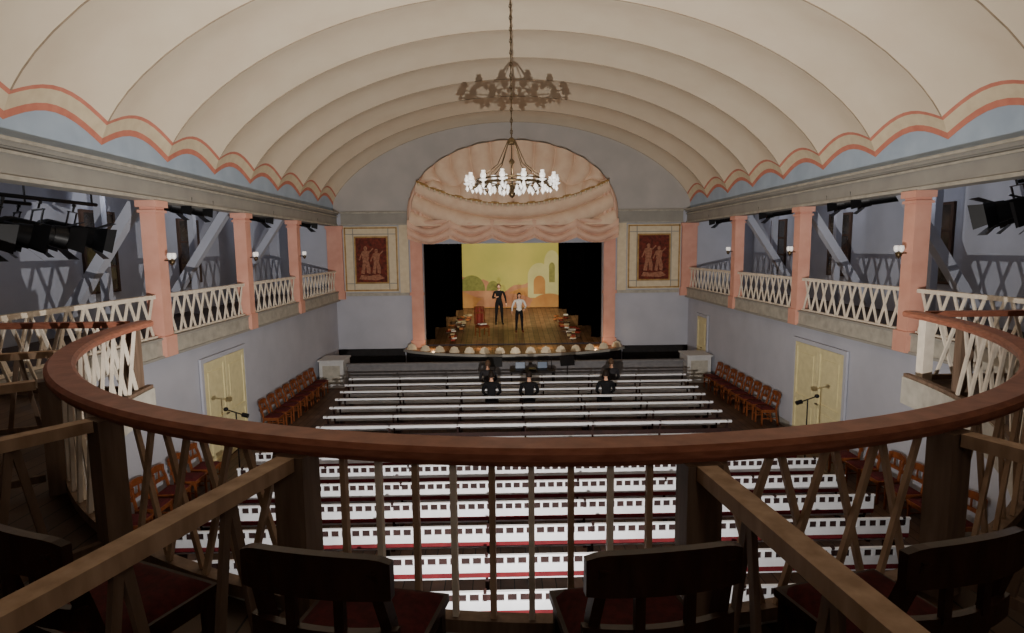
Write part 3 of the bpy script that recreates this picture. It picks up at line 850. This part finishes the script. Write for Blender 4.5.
for s,ly in((-1,[7.5,8.15,8.8,9.5]),(1,[7.5,8.1,8.8])):
    zp=5.62 if s<0 else 5.85
    b=MB(); b.cyl((0,7.3,0),(0,10.2,0),.03,'blackm')
    for y in(7.32,10.1): b.cyl((0,y,0),(0,y,6.24-zp),.015,'blackm',n=6)
    xp=s*(W+.38)
    b.build('lighting_pipe',(xp,0,zp))
    for i,y in enumerate(ly):
        hang(xp,y,zp-.36*1.35,(-.9 if s<0 else .9)+.3*(i%3-1),1.35)
    b=MB(); b.cyl((0,7.0,0),(0,9.9,0),.03,'blackm')
    for y in(7.1,9.8): b.cyl((0,y,0),(0,y,6.24-zp),.015,'blackm',n=6)
    xp=s*(W+1.25)
    b.build('lighting_pipe',(xp,0,zp))
    for i,y in enumerate((7.4,8.1,8.8,9.5)):
        hang(xp,y,zp-.36*1.3,(-.7 if s<0 else .7)+.3*((i+1)%3-1),1.3)
    for y in(12.2,13.1,16.6,20.6):
        hang(s*(W+.45),y,5.80,(-.8 if s<0 else .8),1.25,-.1)
b=MB()
b.box((0,0,0),(.34,.14,.26),'blackm'); b.box((0,.072,0),(.3,.004,.22),'glassy'); b.beam((-.2,0,0),(-.2,0,.36),.03,.01,'blackm'); b.beam((.2,0,0),(.2,0,.36),.03,.01,'blackm'); b.box((0,0,.36),(.42,.04,.02),'blackm') 
b.build('floodlight',(-.55,2.2,2.45))

# ------------------------------------------------------------ lights
def light(kind,name,loc,e,col,**kw):
    l=bpy.data.lights.new(name,kind); l.energy=e; l.color=col
    for k,v in kw.items(): setattr(l,k,v)
    o=bpy.data.objects.new(name,l);COL.objects.link(o);o.location=loc;return o
def aim(o,t):
    o.rotation_euler=(Vector(t)-o.location).to_track_quat('-Z','Y').to_euler()
warm=(1,.86,.68); wh=(1,.95,.88)
o=light('SPOT','floodlight_lamp',(-.55,3.1,2.4),4600,wh,spot_size=math.radians(134),spot_blend=1.0,shadow_soft_size=.015); aim(o,(-.2,16,7.2))
for s in(-1,1):
    o=light('AREA','arm_fill_light',(s*5.6,7.4,2.6),22,wh,shape='RECTANGLE',size=1.2,size_y=.4); aim(o,(-s*1,14,7))  # added soft fill below each arm, no actual fixture there
for i in range(4):
    a=i*pi/2; light('POINT','chandelier_lamp',(-.30+.5*math.cos(a),11+.5*math.sin(a),6.32),4,warm,shadow_soft_size=.06)
for x in(-2,0,2):
    o=light('SPOT','stage_lamp',(x,24.2,6.0),300,(1,.9,.64),spot_size=math.radians(90),spot_blend=.6,shadow_soft_size=.1); aim(o,(x*.6,29.5,2.8))
for x in(-1.5,1.5):
    o=light('SPOT','stage_front_lamp',(x*2.4,9.2,5.6),1300,(1,.92,.8),spot_size=math.radians(20),spot_blend=.5,shadow_soft_size=.08); aim(o,(0,25.2,1.8))
for x in(-3.2,-1.2,1.2,3.2):
    light('POINT','footlight_lamp',(x,22.6-.0,1.1),9,(1,.66,.36),shadow_soft_size=.05)
for s in(-1,1):
    for y in(9,13,17,21):
        light('POINT','gallery_fill_light',(s*(W+1.5),y,5.9),9,(.94,.95,1),shadow_soft_size=.1)  # added fill to brighten the side galleries, not existing lamps
light('POINT','rear_fill_light',(.4,-2.6,6.6),62,(1,.86,.7),shadow_soft_size=.3)  # unseen fill added behind the camera to lift the foreground wood

w=bpy.data.worlds.new('World');S.world=w;w.use_nodes=True
w.node_tree.nodes['Background'].inputs[0].default_value=(.5,.55,.7,1);w.node_tree.nodes['Background'].inputs[1].default_value=.05

cam=bpy.data.cameras.new('Camera');co=bpy.data.objects.new('Camera',cam);COL.objects.link(co)
cam.sensor_width=36;cam.lens=20.39;cam.clip_start=.05
base=Euler((math.radians(90-6.64),0,math.radians(-1.17)),'XYZ').to_matrix()
roll=Matrix.Rotation(math.radians(-.6),3,'Z')
co.location=(camx,0,4.8);co.rotation_euler=(base@roll).to_euler()
S.camera=co
